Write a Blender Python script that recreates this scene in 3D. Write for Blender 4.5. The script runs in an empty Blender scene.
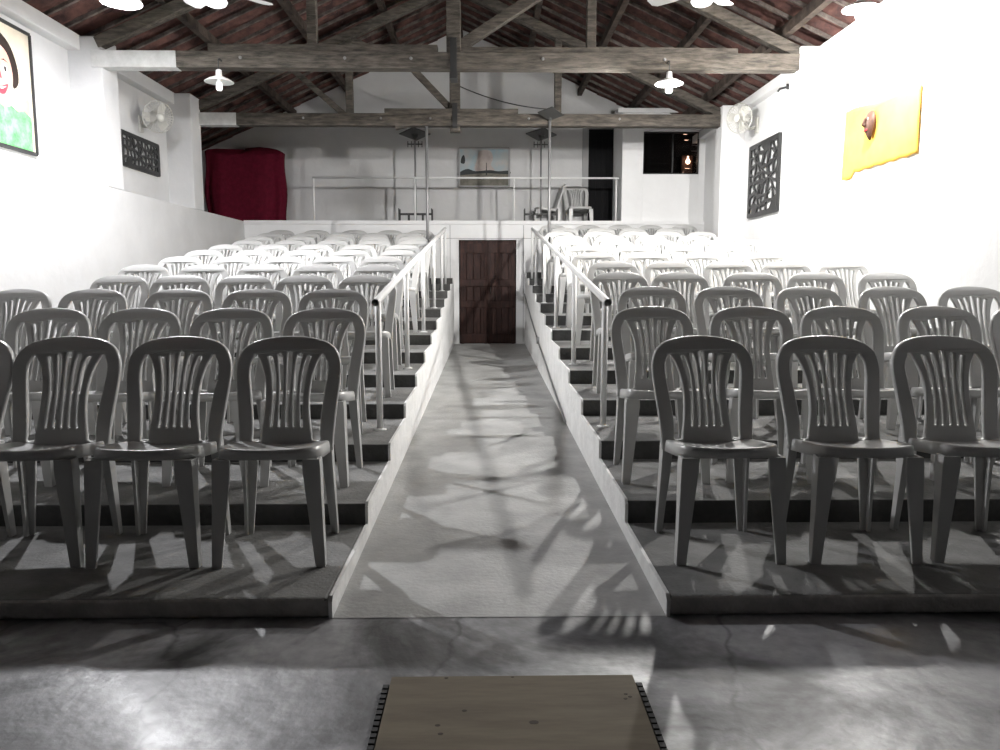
import bpy, bmesh, math, random
from mathutils import Vector, Matrix, noise
random.seed(7)
PI = math.pi
S = bpy.context.scene
COL = S.collection

# ---------------------------------------------------------------- camera, world, exposure
cam_d = bpy.data.cameras.new('camera')
cam_d.sensor_fit = 'HORIZONTAL'
cam_d.sensor_width = 36.0
cam_d.lens = 27.72
cam = bpy.data.objects.new('camera', cam_d)
COL.objects.link(cam)
PITCH = math.atan(92 / 770)
YAW = math.atan(13 / 770)
cam.location = (0, 0, 1.205)
cam.rotation_euler = (PI / 2 - PITCH, 0, -YAW)
S.camera = cam

W = bpy.data.worlds.new('world')
S.world = W
W.use_nodes = True
bg = W.node_tree.nodes['Background']
bg.inputs[0].default_value = (0.82, 0.88, 1.0, 1)
bg.inputs[1].default_value = 0.004

S.view_settings.view_transform = 'Standard'
S.view_settings.look = 'None'
S.view_settings.gamma = 1
S.view_settings.use_curve_mapping = False
S.view_settings.exposure = 0.0

LAMP_TRUSS, LAMP_RIGHT, LAMP_LEFT = 6200.0, 5600.0, 7400.0          # radiance of the lit bulbs

# ---------------------------------------------------------------- materials
def mat(name, col, rough=0.6, spec=0.4, metal=0.0, noise_amt=0.0, noise_scale=6.0, col2=None, bump=0.0, bump_scale=40.0, emit=0.0, stretch=None):
    m = bpy.data.materials.new(name)
    m.use_nodes = True
    nt = m.node_tree
    b = nt.nodes['Principled BSDF']
    b.inputs['Base Color'].default_value = (*col, 1)
    b.inputs['Roughness'].default_value = rough
    b.inputs['Specular IOR Level'].default_value = spec
    b.inputs['Metallic'].default_value = metal
    tc = nt.nodes.new('ShaderNodeTexCoord')
    mp = nt.nodes.new('ShaderNodeMapping')
    nt.links.new(tc.outputs['Object'], mp.inputs[0])
    if stretch:
        mp.inputs['Scale'].default_value = stretch
    if noise_amt > 0 or col2:
        n = nt.nodes.new('ShaderNodeTexNoise')
        n.inputs['Scale'].default_value = noise_scale
        n.inputs['Detail'].default_value = 6
        n.inputs['Roughness'].default_value = 0.65
        nt.links.new(mp.outputs[0], n.inputs['Vector'])
        r = nt.nodes.new('ShaderNodeValToRGB')
        c2 = col2 or tuple(max(0, c * (1 - noise_amt)) for c in col)
        r.color_ramp.elements[0].position = 0.36
        r.color_ramp.elements[0].color = (*c2, 1)
        r.color_ramp.elements[1].position = 0.66
        r.color_ramp.elements[1].color = (*col, 1)
        nt.links.new(n.outputs['Fac'], r.inputs[0])
        nt.links.new(r.outputs[0], b.inputs['Base Color'])
    if bump > 0:
        n2 = nt.nodes.new('ShaderNodeTexNoise')
        n2.inputs['Scale'].default_value = bump_scale
        n2.inputs['Detail'].default_value = 5
        nt.links.new(mp.outputs[0], n2.inputs['Vector'])
        bp = nt.nodes.new('ShaderNodeBump')
        bp.inputs['Strength'].default_value = bump
        bp.inputs['Distance'].default_value = 0.02
        nt.links.new(n2.outputs['Fac'], bp.inputs['Height'])
        nt.links.new(bp.outputs[0], b.inputs['Normal'])
    if emit > 0:
        b.inputs['Emission Color'].default_value = (*col, 1)
        b.inputs['Emission Strength'].default_value = emit
    return m

def floor_mat():
    m = bpy.data.materials.new('polished_cement')
    m.use_nodes = True
    nt = m.node_tree; N = nt.nodes; L = nt.links
    b = N['Principled BSDF']
    tc = N.new('ShaderNodeTexCoord')
    n1 = N.new('ShaderNodeTexNoise'); n1.inputs['Scale'].default_value = 1.25; n1.inputs['Detail'].default_value = 9; n1.inputs['Roughness'].default_value = 0.62; n1.inputs['Distortion'].default_value = 0.9
    L.new(tc.outputs['Object'], n1.inputs['Vector'])
    r1 = N.new('ShaderNodeValToRGB')
    e = r1.color_ramp.elements
    e[0].position = 0.40; e[0].color = (0.055, 0.055, 0.055, 1)
    e[1].position = 0.60; e[1].color = (0.34, 0.34, 0.35, 1)
    k = e.new(0.47); k.color = (0.13, 0.13, 0.135, 1)
    L.new(n1.outputs['Fac'], r1.inputs[0])
    n2 = N.new('ShaderNodeTexNoise'); n2.inputs['Scale'].default_value = 22; n2.inputs['Detail'].default_value = 6
    L.new(tc.outputs['Object'], n2.inputs['Vector'])
    mr = N.new('ShaderNodeMapRange'); mr.inputs[1].default_value = 0.3; mr.inputs[2].default_value = 0.7; mr.inputs[3].default_value = 0.75; mr.inputs[4].default_value = 1.1
    L.new(n2.outputs['Fac'], mr.inputs[0])
    mx = N.new('ShaderNodeMix'); mx.data_type = 'RGBA'; mx.blend_type = 'MULTIPLY'; mx.inputs[0].default_value = 1
    L.new(r1.outputs[0], mx.inputs[6]); L.new(mr.outputs[0], mx.inputs[7])
    # hairline cracks
    nd = N.new('ShaderNodeTexNoise'); nd.inputs['Scale'].default_value = 3.0; nd.inputs['Detail'].default_value = 4
    L.new(tc.outputs['Object'], nd.inputs['Vector'])
    ad = N.new('ShaderNodeMix'); ad.data_type = 'RGBA'; ad.inputs[0].default_value = 0.22
    L.new(tc.outputs['Object'], ad.inputs[6]); L.new(nd.outputs['Color'], ad.inputs[7])
    vo = N.new('ShaderNodeTexVoronoi'); vo.feature = 'DISTANCE_TO_EDGE'; vo.inputs['Scale'].default_value = 1.1
    L.new(ad.outputs[2], vo.inputs['Vector'])
    cr = N.new('ShaderNodeMapRange'); cr.inputs[1].default_value = 0.0; cr.inputs[2].default_value = 0.012; cr.inputs[3].default_value = 0.45; cr.inputs[4].default_value = 1.0
    L.new(vo.outputs['Distance'], cr.inputs[0])
    mx2 = N.new('ShaderNodeMix'); mx2.data_type = 'RGBA'; mx2.blend_type = 'MULTIPLY'; mx2.inputs[0].default_value = 1
    L.new(mx.outputs[2], mx2.inputs[6]); L.new(cr.outputs[0], mx2.inputs[7])
    L.new(mx2.outputs[2], b.inputs['Base Color'])
    rr = N.new('ShaderNodeMapRange'); rr.inputs[1].default_value = 0.35; rr.inputs[2].default_value = 0.65; rr.inputs[3].default_value = 0.55; rr.inputs[4].default_value = 0.34
    L.new(n1.outputs['Fac'], rr.inputs[0]); L.new(rr.outputs[0], b.inputs['Roughness'])
    b.inputs['Specular IOR Level'].default_value = 0.55
    bp = N.new('ShaderNodeBump'); bp.inputs['Strength'].default_value = 0.25; bp.inputs['Distance'].default_value = 0.01
    L.new(n2.outputs['Fac'], bp.inputs['Height']); L.new(bp.outputs[0], b.inputs['Normal'])
    return m

M = dict(
    plaster=mat('white_plaster', (0.62, 0.62, 0.62), 0.75, 0.25, noise_amt=0.07, noise_scale=2.5, bump=0.25, bump_scale=9),
    lit_white=mat('white_wall_lit_tone', (0.84, 0.84, 0.84), 0.7, 0.3, noise_amt=0.04, noise_scale=2.5, bump=0.2, bump_scale=9),  # lighter copy of the plaster: stronger lamplight put into the wall colour
    whitewash=mat('white_painted_step_wall', (0.84, 0.84, 0.83), 0.7, 0.3, noise_amt=0.15, noise_scale=7, bump=0.3, bump_scale=25),
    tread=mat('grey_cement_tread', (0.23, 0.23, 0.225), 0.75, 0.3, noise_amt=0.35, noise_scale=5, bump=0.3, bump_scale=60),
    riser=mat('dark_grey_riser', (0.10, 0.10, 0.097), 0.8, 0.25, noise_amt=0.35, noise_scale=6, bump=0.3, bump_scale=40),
    kerb=mat('worn_kerb', (0.55, 0.53, 0.51), 0.8, 0.25, noise_amt=0.3, noise_scale=9, bump=0.5, bump_scale=35),
    ramp=mat('ramp_cement', (0.42, 0.42, 0.41), 0.55, 0.4, noise_amt=0.3, noise_scale=3.2, bump=0.25, bump_scale=45),
    floor=floor_mat(),
    plastic=mat('white_plastic', (0.54, 0.54, 0.53), 0.32, 0.5, noise_amt=0.06, noise_scale=4),
    white_metal=mat('white_enamel_metal', (0.76, 0.76, 0.75), 0.4, 0.5),
    grey_metal=mat('grey_metal', (0.25, 0.25, 0.25), 0.45, 0.5, metal=0.4),
    black_metal=mat('black_metal', (0.03, 0.03, 0.03), 0.5, 0.4),
    rubber=mat('black_rubber', (0.02, 0.02, 0.02), 0.75, 0.3),
    timber=mat('old_truss_timber', (0.15, 0.132, 0.112), 0.85, 0.2, col2=(0.05, 0.045, 0.04), noise_scale=5, bump=0.6, bump_scale=14, stretch=(1.0, 6, 6)),
    dark_timber=mat('dark_roof_timber', (0.10, 0.078, 0.064), 0.9, 0.15, col2=(0.035, 0.028, 0.025), noise_scale=6, bump=0.5, bump_scale=14),
    lath=mat('grey_roof_lath', (0.17, 0.145, 0.13), 0.9, 0.15, col2=(0.06, 0.05, 0.045), noise_scale=9),
    white_end=mat('whitewashed_timber', (0.66, 0.66, 0.65), 0.8, 0.2, noise_amt=0.2, noise_scale=8),
    tile=mat('clay_roof_tile', (0.15, 0.075, 0.064), 0.9, 0.15, col2=(0.05, 0.031, 0.029), noise_scale=5, bump=0.5, bump_scale=18),
    door=mat('dark_red_wood', (0.055, 0.022, 0.016), 0.6, 0.3, col2=(0.018, 0.009, 0.008), noise_scale=7, stretch=(5, 5, 0.8)),
    dark=mat('unlit_interior_black', (0.012, 0.012, 0.013), 0.8, 0.1),  # near-black colour stands for the shade inside unlit openings
    grey_paint=mat('grey_painted_frame', (0.32, 0.32, 0.32), 0.6, 0.3),
    red=mat('dark_red_cloth', (0.11, 0.007, 0.02), 0.9, 0.1, noise_amt=0.3, noise_scale=14, bump=0.3, bump_scale=60),
    yellow=mat('yellow_orange_cloth', (0.85, 0.55, 0.10), 0.85, 0.15, col2=(0.75, 0.40, 0.07), noise_scale=2.2),
    mask=mat('brown_mask', (0.09, 0.04, 0.025), 0.6, 0.4, noise_amt=0.5, noise_scale=20),
    ply=mat('plywood_face', (0.135, 0.112, 0.078), 0.75, 0.2, col2=(0.095, 0.078, 0.055), noise_scale=4, stretch=(0.7, 5, 3)),
    plate=mat('dark_grey_plate', (0.07, 0.07, 0.068), 0.6, 0.3),
    knot=mat('dark_knot', (0.045, 0.035, 0.028), 0.8, 0.2),
    bulb_truss=mat('lit_bulb_truss', (1.0, 0.98, 0.95), 0.4, 0.5, emit=LAMP_TRUSS),
    bulb_right=mat('lit_bulb_right', (1.0, 0.98, 0.95), 0.4, 0.5, emit=LAMP_RIGHT),
    bulb_left=mat('lit_bulb_left', (0.97, 0.97, 1.0), 0.4, 0.5, emit=LAMP_LEFT),
    bulb_dim=mat('dim_globe', (0.9, 0.9, 0.9), 0.3, 0.5, emit=1.1),
    bulb_off_glow=mat('unlit_bulb_added_glow', (0.9, 0.9, 0.9), 0.3, 0.5, emit=0.5),  # faint glow added to the unlit bulb so it looks bright
    reflection_glow=mat('reflection_glow', (1.0, 0.62, 0.42), 0.4, 0.5, emit=6.0),  # glow imitates a lamp reflected in the window glass
    cream=mat('cream_paper', (0.62, 0.55, 0.44), 0.8, 0.2, noise_amt=0.12, noise_scale=5),
    hair=mat('painted_hair', (0.03, 0.02, 0.017), 0.7, 0.2, noise_amt=0.3, noise_scale=20),
    skin=mat('painted_skin', (0.60, 0.33, 0.27), 0.7, 0.2, noise_amt=0.12, noise_scale=12),
    lips=mat('painted_lips', (0.42, 0.04, 0.06), 0.7, 0.2),
    green=mat('painted_green', (0.07, 0.36, 0.09), 0.75, 0.2, col2=(0.22, 0.55, 0.25), noise_scale=9),
    eye=mat('painted_eye', (0.85, 0.85, 0.85), 0.7, 0.2),
    sky=mat('painted_sky', (0.30, 0.40, 0.45), 0.7, 0.2, col2=(0.42, 0.40, 0.38), noise_scale=4),
    sunset=mat('painted_cloud', (0.46, 0.40, 0.37), 0.7, 0.2, noise_amt=0.2, noise_scale=9),
    sea=mat('painted_sea', (0.20, 0.19, 0.16), 0.7, 0.2, noise_amt=0.4, noise_scale=11),
    land=mat('painted_shore', (0.04, 0.045, 0.045), 0.7, 0.2),
    fan_grey=mat('cream_plastic_fan', (0.55, 0.54, 0.50), 0.45, 0.45),
)
gl = bpy.data.materials.new('window_glass'); gl.use_nodes = True
gb = gl.node_tree.nodes['Principled BSDF']
gb.inputs['Base Color'].default_value = (0.9, 0.92, 0.92, 1); gb.inputs['Roughness'].default_value = 0.08
gb.inputs['Transmission Weight'].default_value = 1.0; gb.inputs['IOR'].default_value = 1.15
M['glass'] = gl

# ---------------------------------------------------------------- mesh helpers
class MB:
    def __init__(s):
        s.v = []; s.f = []; s.mi = []; s.sm = []
    def add(s, vs, fs, mi=0, smooth=False):
        o = len(s.v)
        s.v += [tuple(v) for v in vs]
        for f in fs:
            s.f.append([i + o for i in f]); s.mi.append(mi); s.sm.append(smooth)
    def box(s, a, b, mi=0, top_mi=None, bev=0):
        x0, y0, z0 = a; x1, y1, z1 = b
        vs = [(x0, y0, z0), (x1, y0, z0), (x1, y1, z0), (x0, y1, z0), (x0, y0, z1), (x1, y0, z1), (x1, y1, z1), (x0, y1, z1)]
        s.add(vs, [(0, 3, 2, 1), (0, 1, 5, 4), (1, 2, 6, 5), (2, 3, 7, 6), (3, 0, 4, 7)], mi)
        s.add(vs, [(4, 5, 6, 7)], mi if top_mi is None else top_mi)
    def beam(s, p, q, w, h, mi=0, up=(0, 0, 1)):
        p = Vector(p); q = Vector(q); d = (q - p).normalized(); up = Vector(up)
        x = d.cross(up)
        if x.length < 1e-4: x = d.cross(Vector((0, 1, 0)))
        x.normalize(); z = x.cross(d)
        vs = []
        for c in (p, q):
            for a, b in ((-1, -1), (1, -1), (1, 1), (-1, 1)):
                vs.append(c + x * (a * w / 2) + z * (b * h / 2))
        s.add(vs, [(0, 1, 2, 3), (7, 6, 5, 4), (0, 4, 5, 1), (1, 5, 6, 2), (2, 6, 7, 3), (3, 7, 4, 0)], mi)
    def tube(s, pts, r, n=8, mi=0, caps=True, radii=None):
        pts = [Vector(p) for p in pts]
        rings = []
        t0 = (pts[1] - pts[0]).normalized()
        a = t0.cross(Vector((0, 0, 1)))
        if a.length < 1e-3: a = t0.cross(Vector((0, 1, 0)))
        a.normalize()
        for i, p in enumerate(pts):
            t = (pts[min(i + 1, len(pts) - 1)] - pts[max(i - 1, 0)]).normalized()
            a = (a - t * a.dot(t)).normalized(); b = t.cross(a)
            rr = radii[i] if radii else r
            rings.append([p + (a * math.cos(2 * PI * k / n) + b * math.sin(2 * PI * k / n)) * rr for k in range(n)])
        s.loft(rings, mi, caps)
    def loft(s, rings, mi=0, caps=True, smooth=True, closed=True):
        n = len(rings[0]); vs = [v for r in rings for v in r]; fs = []
        for i in range(len(rings) - 1):
            for k in range(n if closed else n - 1):
                k2 = (k + 1) % n
                fs.append((i * n + k, i * n + k2, (i + 1) * n + k2, (i + 1) * n + k))
        s.add(vs, fs, mi, smooth)
        if caps:
            s.add(rings[0], [tuple(reversed(range(n)))], mi)
            s.add(rings[-1], [tuple(range(n))], mi)
    def lathe(s, prof, c=(0, 0, 0), n=20, mi=0, R=None, caps=True):
        rings = []
        for r, z in prof:
            ring = []
            for k in range(n):
                v = Vector((r * math.cos(2 * PI * k / n), r * math.sin(2 * PI * k / n), z))
                if R: v = R @ v
                ring.append(v + Vector(c))
            rings.append(ring)
        s.loft(rings, mi, caps)
    def prism(s, poly, fn, a, b, mi=0):
        """poly in 2D; fn(u, v, w) -> point; extruded w from a to b"""
        n = len(poly)
        A = [fn(u, v, a) for u, v in poly]; B = [fn(u, v, b) for u, v in poly]
        s.add(A + B, [tuple(range(n)), tuple(range(2 * n - 1, n - 1, -1))] + [(k, n + k, n + (k + 1) % n, (k + 1) % n) for k in range(n)], mi)
    def mesh(s, name, mats):
        me = bpy.data.meshes.new(name)
        me.from_pydata(s.v, [], s.f)
        for m in mats: me.materials.append(m)
        me.polygons.foreach_set('material_index', s.mi)
        me.polygons.foreach_set('use_smooth', s.sm)
        bm = bmesh.new(); bm.from_mesh(me)
        bmesh.ops.remove_doubles(bm, verts=bm.verts, dist=1e-5)
        bmesh.ops.recalc_face_normals(bm, faces=bm.faces)
        bm.to_mesh(me); bm.free()
        return me
    def obj(s, name, mats, parent=None, bevel=0, segs=2):
        if not isinstance(mats, (list, tuple)): mats = [mats]
        o = bpy.data.objects.new(name, s.mesh(name, mats))
        COL.objects.link(o)
        if parent: o.parent = parent
        if bevel:
            md = o.modifiers.new('bevel', 'BEVEL'); md.width = bevel; md.segments = segs; md.limit_method = 'ANGLE'
        return o

def thing(name, label, cat, loc=(0, 0, 0), rotz=0, group=None):
    o = bpy.data.objects.new(name, None); COL.objects.link(o)
    o.empty_display_size = 0.1
    o.location = loc; o.rotation_euler = (0, 0, rotz)
    return tag(o, label, cat, group)

def tag(o, label, cat, group=None):
    o['label'] = label; o['category'] = cat
    if group: o['group'] = group
    return o

def struct(o, label=None, cat=None):
    o['kind'] = 'structure'
    if label: o['label'] = label
    if cat: o['category'] = cat
    return o

def shape_mesh(name, outlines, ext, bev, m, res=1):
    """filled 2D outlines (first outer, rest holes) turned into a solid plate in the XY plane, thickness along Z"""
    cu = bpy.data.curves.new(name, 'CURVE'); cu.dimensions = '2D'; cu.fill_mode = 'BOTH'
    cu.extrude = ext; cu.bevel_depth = bev; cu.bevel_resolution = res
    for pts in outlines:
        sp = cu.splines.new('POLY'); sp.points.add(len(pts) - 1); sp.use_cyclic_u = True
        for i, (x, y) in enumerate(pts): sp.points[i].co = (x, y, 0, 1)
    o = bpy.data.objects.new(name, cu); COL.objects.link(o)
    dg = bpy.context.evaluated_depsgraph_get()
    me = bpy.data.meshes.new_from_object(o.evaluated_get(dg))
    bpy.data.objects.remove(o); bpy.data.curves.remove(cu)
    me.name = name
    me.materials.clear(); me.materials.append(m)
    for p in me.polygons: p.use_smooth = False
    return me

# ---------------------------------------------------------------- dimensions
Y1, D, Z1, RISE, NT = 2.67, 0.86, 0.075, 0.107, 13
YP = 13.2                       # front of the raised platform
YG = 14.2                       # gable wall
XAL, XAR = -0.56, 0.65          # faces of the aisle
XLL, XLU, XPL = -4.07, -4.42, -4.07
XR, XPR = 3.68, 3.35
XK = -0.45                      # ridge line
YF = 1.0                        # walls and roof stop here, in front of the dark stage
def ty(k): return Y1 + D * (k - 1)
def tz(k, side='right'): return Z1 + (RISE + (0.002 if side == 'right' else -0.006)) * (k - 1)
def roof(x): return 5.63 - 0.455 * abs(x - XK)
LIP = 2.235; PLZ = 2.05

# ---------------------------------------------------------------- structure
b = MB(); b.box((-4.5, -1.6, -0.15), (3.8, Y1 + 0.2, 0.0))
struct(b.obj('floor', M['floor']), 'grey polished cement floor in front of the seating', 'floor')

b = MB()
n = 40
for i in range(n):
    ya = Y1 + (YP - Y1) * i / n; yb = Y1 + (YP - Y1) * (i + 1) / n
    za = 0.165 * i / n; zb = 0.165 * (i + 1) / n
    b.add([(XAL, ya, za + .002), (XAR, ya, za + .002), (XAR, yb, zb + .002), (XAL, yb, zb + .002)], [(0, 1, 2, 3)])
b.add([(XAL, Y1, -.1), (XAR, Y1, -.1), (XAR, YP, -.1), (XAL, YP, -.1)], [(3, 2, 1, 0)])
struct(b.obj('aisle_ramp', M['ramp']), 'grey cement ramp rising down the middle to the brown door', 'ramp')

ORD = ['first', 'second', 'third', 'fourth', 'fifth', 'sixth', 'seventh', 'eighth', 'ninth', 'tenth', 'eleventh', 'twelfth', 'thirteenth']
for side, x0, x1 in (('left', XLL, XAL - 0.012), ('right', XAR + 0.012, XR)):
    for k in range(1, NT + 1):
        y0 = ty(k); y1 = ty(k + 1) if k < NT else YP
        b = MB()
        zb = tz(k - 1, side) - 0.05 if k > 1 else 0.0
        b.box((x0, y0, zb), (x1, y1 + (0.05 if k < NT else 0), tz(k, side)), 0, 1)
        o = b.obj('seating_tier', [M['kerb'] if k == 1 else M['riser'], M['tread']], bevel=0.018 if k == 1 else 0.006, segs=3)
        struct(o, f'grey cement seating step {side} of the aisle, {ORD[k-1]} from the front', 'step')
    # white step wall closing the ends of the tiers
    xa, xb = (XAL - 0.014, XAL) if side == 'left' else (XAR, XAR + 0.014)
    poly = [(Y1, -0.02)]
    for k in range(1, NT + 1):
        j = 0.012 * math.sin(k * 5.1)
        zk = tz(k, side)
        poly += [(ty(k) - 0.006, zk + 0.006 - 0.02), (ty(k) + 0.015, zk + 0.006), ((ty(k + 1) if k < NT else YP) - 0.006, zk + 0.006)]
    poly += [(YP, -0.02)]
    b = MB(); b.prism(poly, lambda u, v, w: (w, u, v), xa, xb)
    struct(b.obj('wall_aisle_' + side, M['whitewash']), f'white stepped wall along the {side} side of the ramp', 'wall')

# left wall: thick lower wall with a ledge, upper wall set back, pilasters under the trusses
b = MB(); b.box((-5.6, YF, -0.1), (XLL, YG + 0.2, LIP))
struct(b.obj('wall_left', M['plaster'], bevel=0.01), 'white left wall, thick lower half', 'wall')
b = MB(); b.box((-4.9, YF, LIP), (XLU, 11.4, roof(XLU) + 0.02)); b.box((-5.6, 11.2, PLZ - 0.1), (-5.3, YG + 0.2, roof(-5.3) + 0.02)); b.box((-5.5, 11.2, LIP), (-4.8, 11.4, roof(-4.8) - 0.03))
for yy in (5.45, 8.55, 11.02):
    b.box((XLU - .02, yy, LIP), (XPL, yy + 0.36, roof(XPL) - 0.19))
b.beam((XLU + 0.06, YF, roof(XLU) - 0.10), (XLU + 0.06, 11.3, roof(XLU) - 0.10), 0.14, 0.16)
struct(b.obj('wall_left_upper', M['plaster'], bevel=0.012), 'white upper left wall with pilasters', 'wall')
b = MB(); b.box((XR, YF, -0.1), (4.2, YG + 0.2, roof(XR) + 0.02))
b.box((3.55, YF, 0.0), (XR + .02, 5.78, roof(3.55) - 0.15))
for yy in (8.49, 11.25):
    b.box((XPR, yy, 0.0), (XR + .02, yy + 0.30, roof(XPR) - 0.19))
b.beam((XR - 0.05, YF, roof(XR) - 0.08), (XR - 0.05, YG, roof(XR) - 0.08), 0.12, 0.12)
struct(b.obj('wall_right', M['lit_white'], bevel=0.012), 'white right wall with pilasters', 'wall')

# platform front wall with the low door opening
DX0, DX1, DZ0, DZ1 = -0.475, 0.50, 0.165, 1.93
b = MB()
b.box((XLL, YP, 0), (DX0, YP + 0.15, LIP)); b.box((DX1, YP, 0), (XR, YP + 0.15, LIP))
b.box((DX0, YP, DZ1), (DX1, YP + 0.15, LIP)); b.box((DX0, YP, 0), (DX1, YP + 0.15, DZ0))
b.box((XLL, YP - 0.025, LIP - 0.05), (XR, YP + 0.17, LIP + 0.012))
struct(b.obj('wall_platform', M['lit_white']), 'white front wall of the raised platform', 'wall')
b = MB()
for x in (-0.62, 0.62):
    b.box((x - 0.004, YP - 0.008, 0.2), (x + 0.004, YP + 0.01, LIP - 0.06))
b.box((XLL, YP - 0.006, 1.95), (XR, YP + 0.01, 1.958))
struct(b.obj('trim_1', M['grey_paint']), 'thin joint lines on the platform front', 'trim')
b = MB(); b.box((XLL, YP + 0.15, PLZ - 0.09), (XR, YG, PLZ))
struct(b.obj('floor_platform', M['tread']), 'raised platform floor', 'floor')

# brown door
d = thing('door_1', 'dark red-brown wooden double door at the end of the ramp', 'door', ((DX0 + DX1) / 2, YP + 0.06, DZ0))
d['kind'] = 'structure'
cx = (DX0 + DX1) / 2; hw = (DX1 - DX0) / 2; dh = DZ1 - DZ0
for sx in (-1, 1):
    b = MB()
    for i in range(4):
        xa = sx * (0.006 + (hw - 0.01) * i / 4); xb = sx * (0.002 + (hw - 0.01) * (i + 1) / 4)
        b.box((min(xa, xb) + .002, 0, 0.005), (max(xa, xb) - .002, 0.04, dh - 0.005))
    b.box((min(0, sx * hw), 0.036, 0.0), (max(0, sx * hw), 0.045, dh))
    b.obj('door_leaf', M['door'], d, bevel=0.004)
    b = MB()
    for z0, hh in ((0.02, 0.15), (0.62, 0.12), (0.98, 0.12), (dh - 0.22, 0.16)):
        xa, xb = sx * 0.012, sx * (hw - 0.012)
        b.box((min(xa, xb), -0.022, z0), (max(xa, xb), 0.004, z0 + hh))
    for xx in (0.03, hw - 0.05):
        b.box((sx * xx - 0.03, -0.016, 0.0), (sx * xx + 0.03, 0.004, dh - 0.01))
    b.obj('door_rail', M['door'], d, bevel=0.005)
b = MB()
b.tube([(0.05, -0.05, 0.86), (0.05, -0.05, 0.98)], 0.008, 6); b.tube([(0.05, -0.01, 0.87), (0.05, -0.055, 0.87)], 0.006, 6); b.tube([(0.05, -0.01, 0.97), (0.05, -0.055, 0.97)], 0.006, 6)
b.obj('door_handle', M['black_metal'], d)

# gable wall with a dark doorway
b = MB()
GX0, GX1, GZ1 = 1.78, 2.34, 3.98
prof = lambda xs: [(x, roof(x) + 0.02) for x in xs]
fn = lambda u, v, w: (u, w, v)
b.prism([(-5.6, PLZ - 0.1), (GX0, PLZ - 0.1)] + prof((GX0, XK, -5.6)), fn, YG, YG + 0.2)
b.prism([(GX0, GZ1), (GX1, GZ1)] + prof((GX1, GX0)), fn, YG, YG + 0.2)
b.prism([(GX1, PLZ - 0.1), (4.2, PLZ - 0.1)] + prof((4.2, GX1)), fn, YG, YG + 0.2)
struct(b.obj('wall_gable', M['plaster']), 'white gable end wall behind the platform', 'wall')
d = thing('door_2', 'tall dark doorway with a grey frame at the back right', 'door', ((GX0 + GX1) / 2, YG, PLZ))
d['kind'] = 'structure'
b = MB()
w2 = (GX1 - GX0) / 2; h2 = GZ1 - PLZ
b.box((-w2 - 0.06, -0.03, 0), (-w2 + 0.05, 0.22, h2 + 0.02)); b.box((w2 - 0.03, -0.03, 0), (w2 + 0.05, 0.22, h2 + 0.02)); b.box((-w2 + .05, -0.03, h2 - 0.02), (w2 - .03, 0.22, h2 + 0.03))
b.obj('door_frame', M['grey_paint'], d)
b = MB(); b.box((-w2 + 0.04, 0.10, 0.0), (w2 - 0.02, 0.14, h2 - 0.02))  # near-black sheet painted for the shade inside the open doorway
for i in range(4):
    b.box((-w2 + 0.09 + i * 0.11, 0.085, 0.1), (-w2 + 0.17 + i * 0.11, 0.10, h2 - 0.15))
b.obj('door_leaf', M['dark'], d)

# small white room at the back right with a louvred window
BX0, BZ1 = 2.28, 4.02
WX0, WX1, WZ0, WZ1 = 2.63, 3.58, 3.03, 3.73
YB = YP + 0.05
b = MB()
b.box((BX0, YB, PLZ), (WX0, YB + 0.12, BZ1)); b.box((WX1, YB, PLZ), (XR, YB + 0.12, BZ1))
b.box((WX0, YB, PLZ), (WX1, YB + 0.12, WZ0)); b.box((WX0, YB, WZ1), (WX1, YB + 0.12, BZ1))
b.box((BX0, YB + 0.12, PLZ), (BX0 + 0.1, YG, BZ1))
b.box((BX0 - 0.10, YB - 0.08, BZ1), (XR, YG, BZ1 + 0.07))
struct(b.obj('wall_booth', M['lit_white'], bevel=0.006), 'white wall of the small room at the back right', 'wall')
w = thing('window_1', 'dark louvred glass window in the white back-right room', 'window', ((WX0 + WX1) / 2, YB + 0.06, WZ0))
w['kind'] = 'structure'
hw = (WX1 - WX0) / 2; hh = WZ1 - WZ0
b = MB()
for x in (-hw, -hw + 0.5, hw - 0.02): b.box((x, -0.02, 0), (x + 0.02, 0.02, hh))
b.box((-hw, -0.02, 0), (hw, 0.02, 0.02)); b.box((-hw, -0.02, hh - 0.02), (hw, 0.02, hh))
b.obj('window_frame', M['black_metal'], w)
b = MB()
for i in range(7):
    z = 0.05 + i * 0.095
    b.beam((-hw + 0.02, 0, z), (hw - 0.02, 0, z), 0.006, 0.10, up=(0, 0.45, 1))
b.obj('pane', M['glass'], w)
b = MB(); b.box((WX0 - 0.1, YB + 0.45, WZ0 - 0.3), (WX1 + 0.1, YB + 0.48, WZ1 + 0.2))  # near-black sheet painted for the shade inside the unlit room
b.box((WX1 - 0.2, YB + 0.36, WZ0 + 0.06), (WX1 - 0.02, YB + 0.46, WZ0 + 0.36), 1)  # brown block backs the added bulb, as surround of the imitated reflection
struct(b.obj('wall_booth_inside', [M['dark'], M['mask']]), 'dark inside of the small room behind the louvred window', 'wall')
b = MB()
b.lathe([(0.001, -0.045), (0.03, -0.03), (0.042, 0), (0.03, 0.03), (0.015, 0.05), (0.015, 0.09)], (WX1 - 0.115, YB + 0.3, WZ0 + 0.25), 12)  # added bulb, stands in for a lamp's reflection on the louvre panes
tag(b.obj('reflection_bulb', M['reflection_glow']), 'small added warm bulb imitating a lamp reflection in the dark louvred window', 'bulb')

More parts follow.
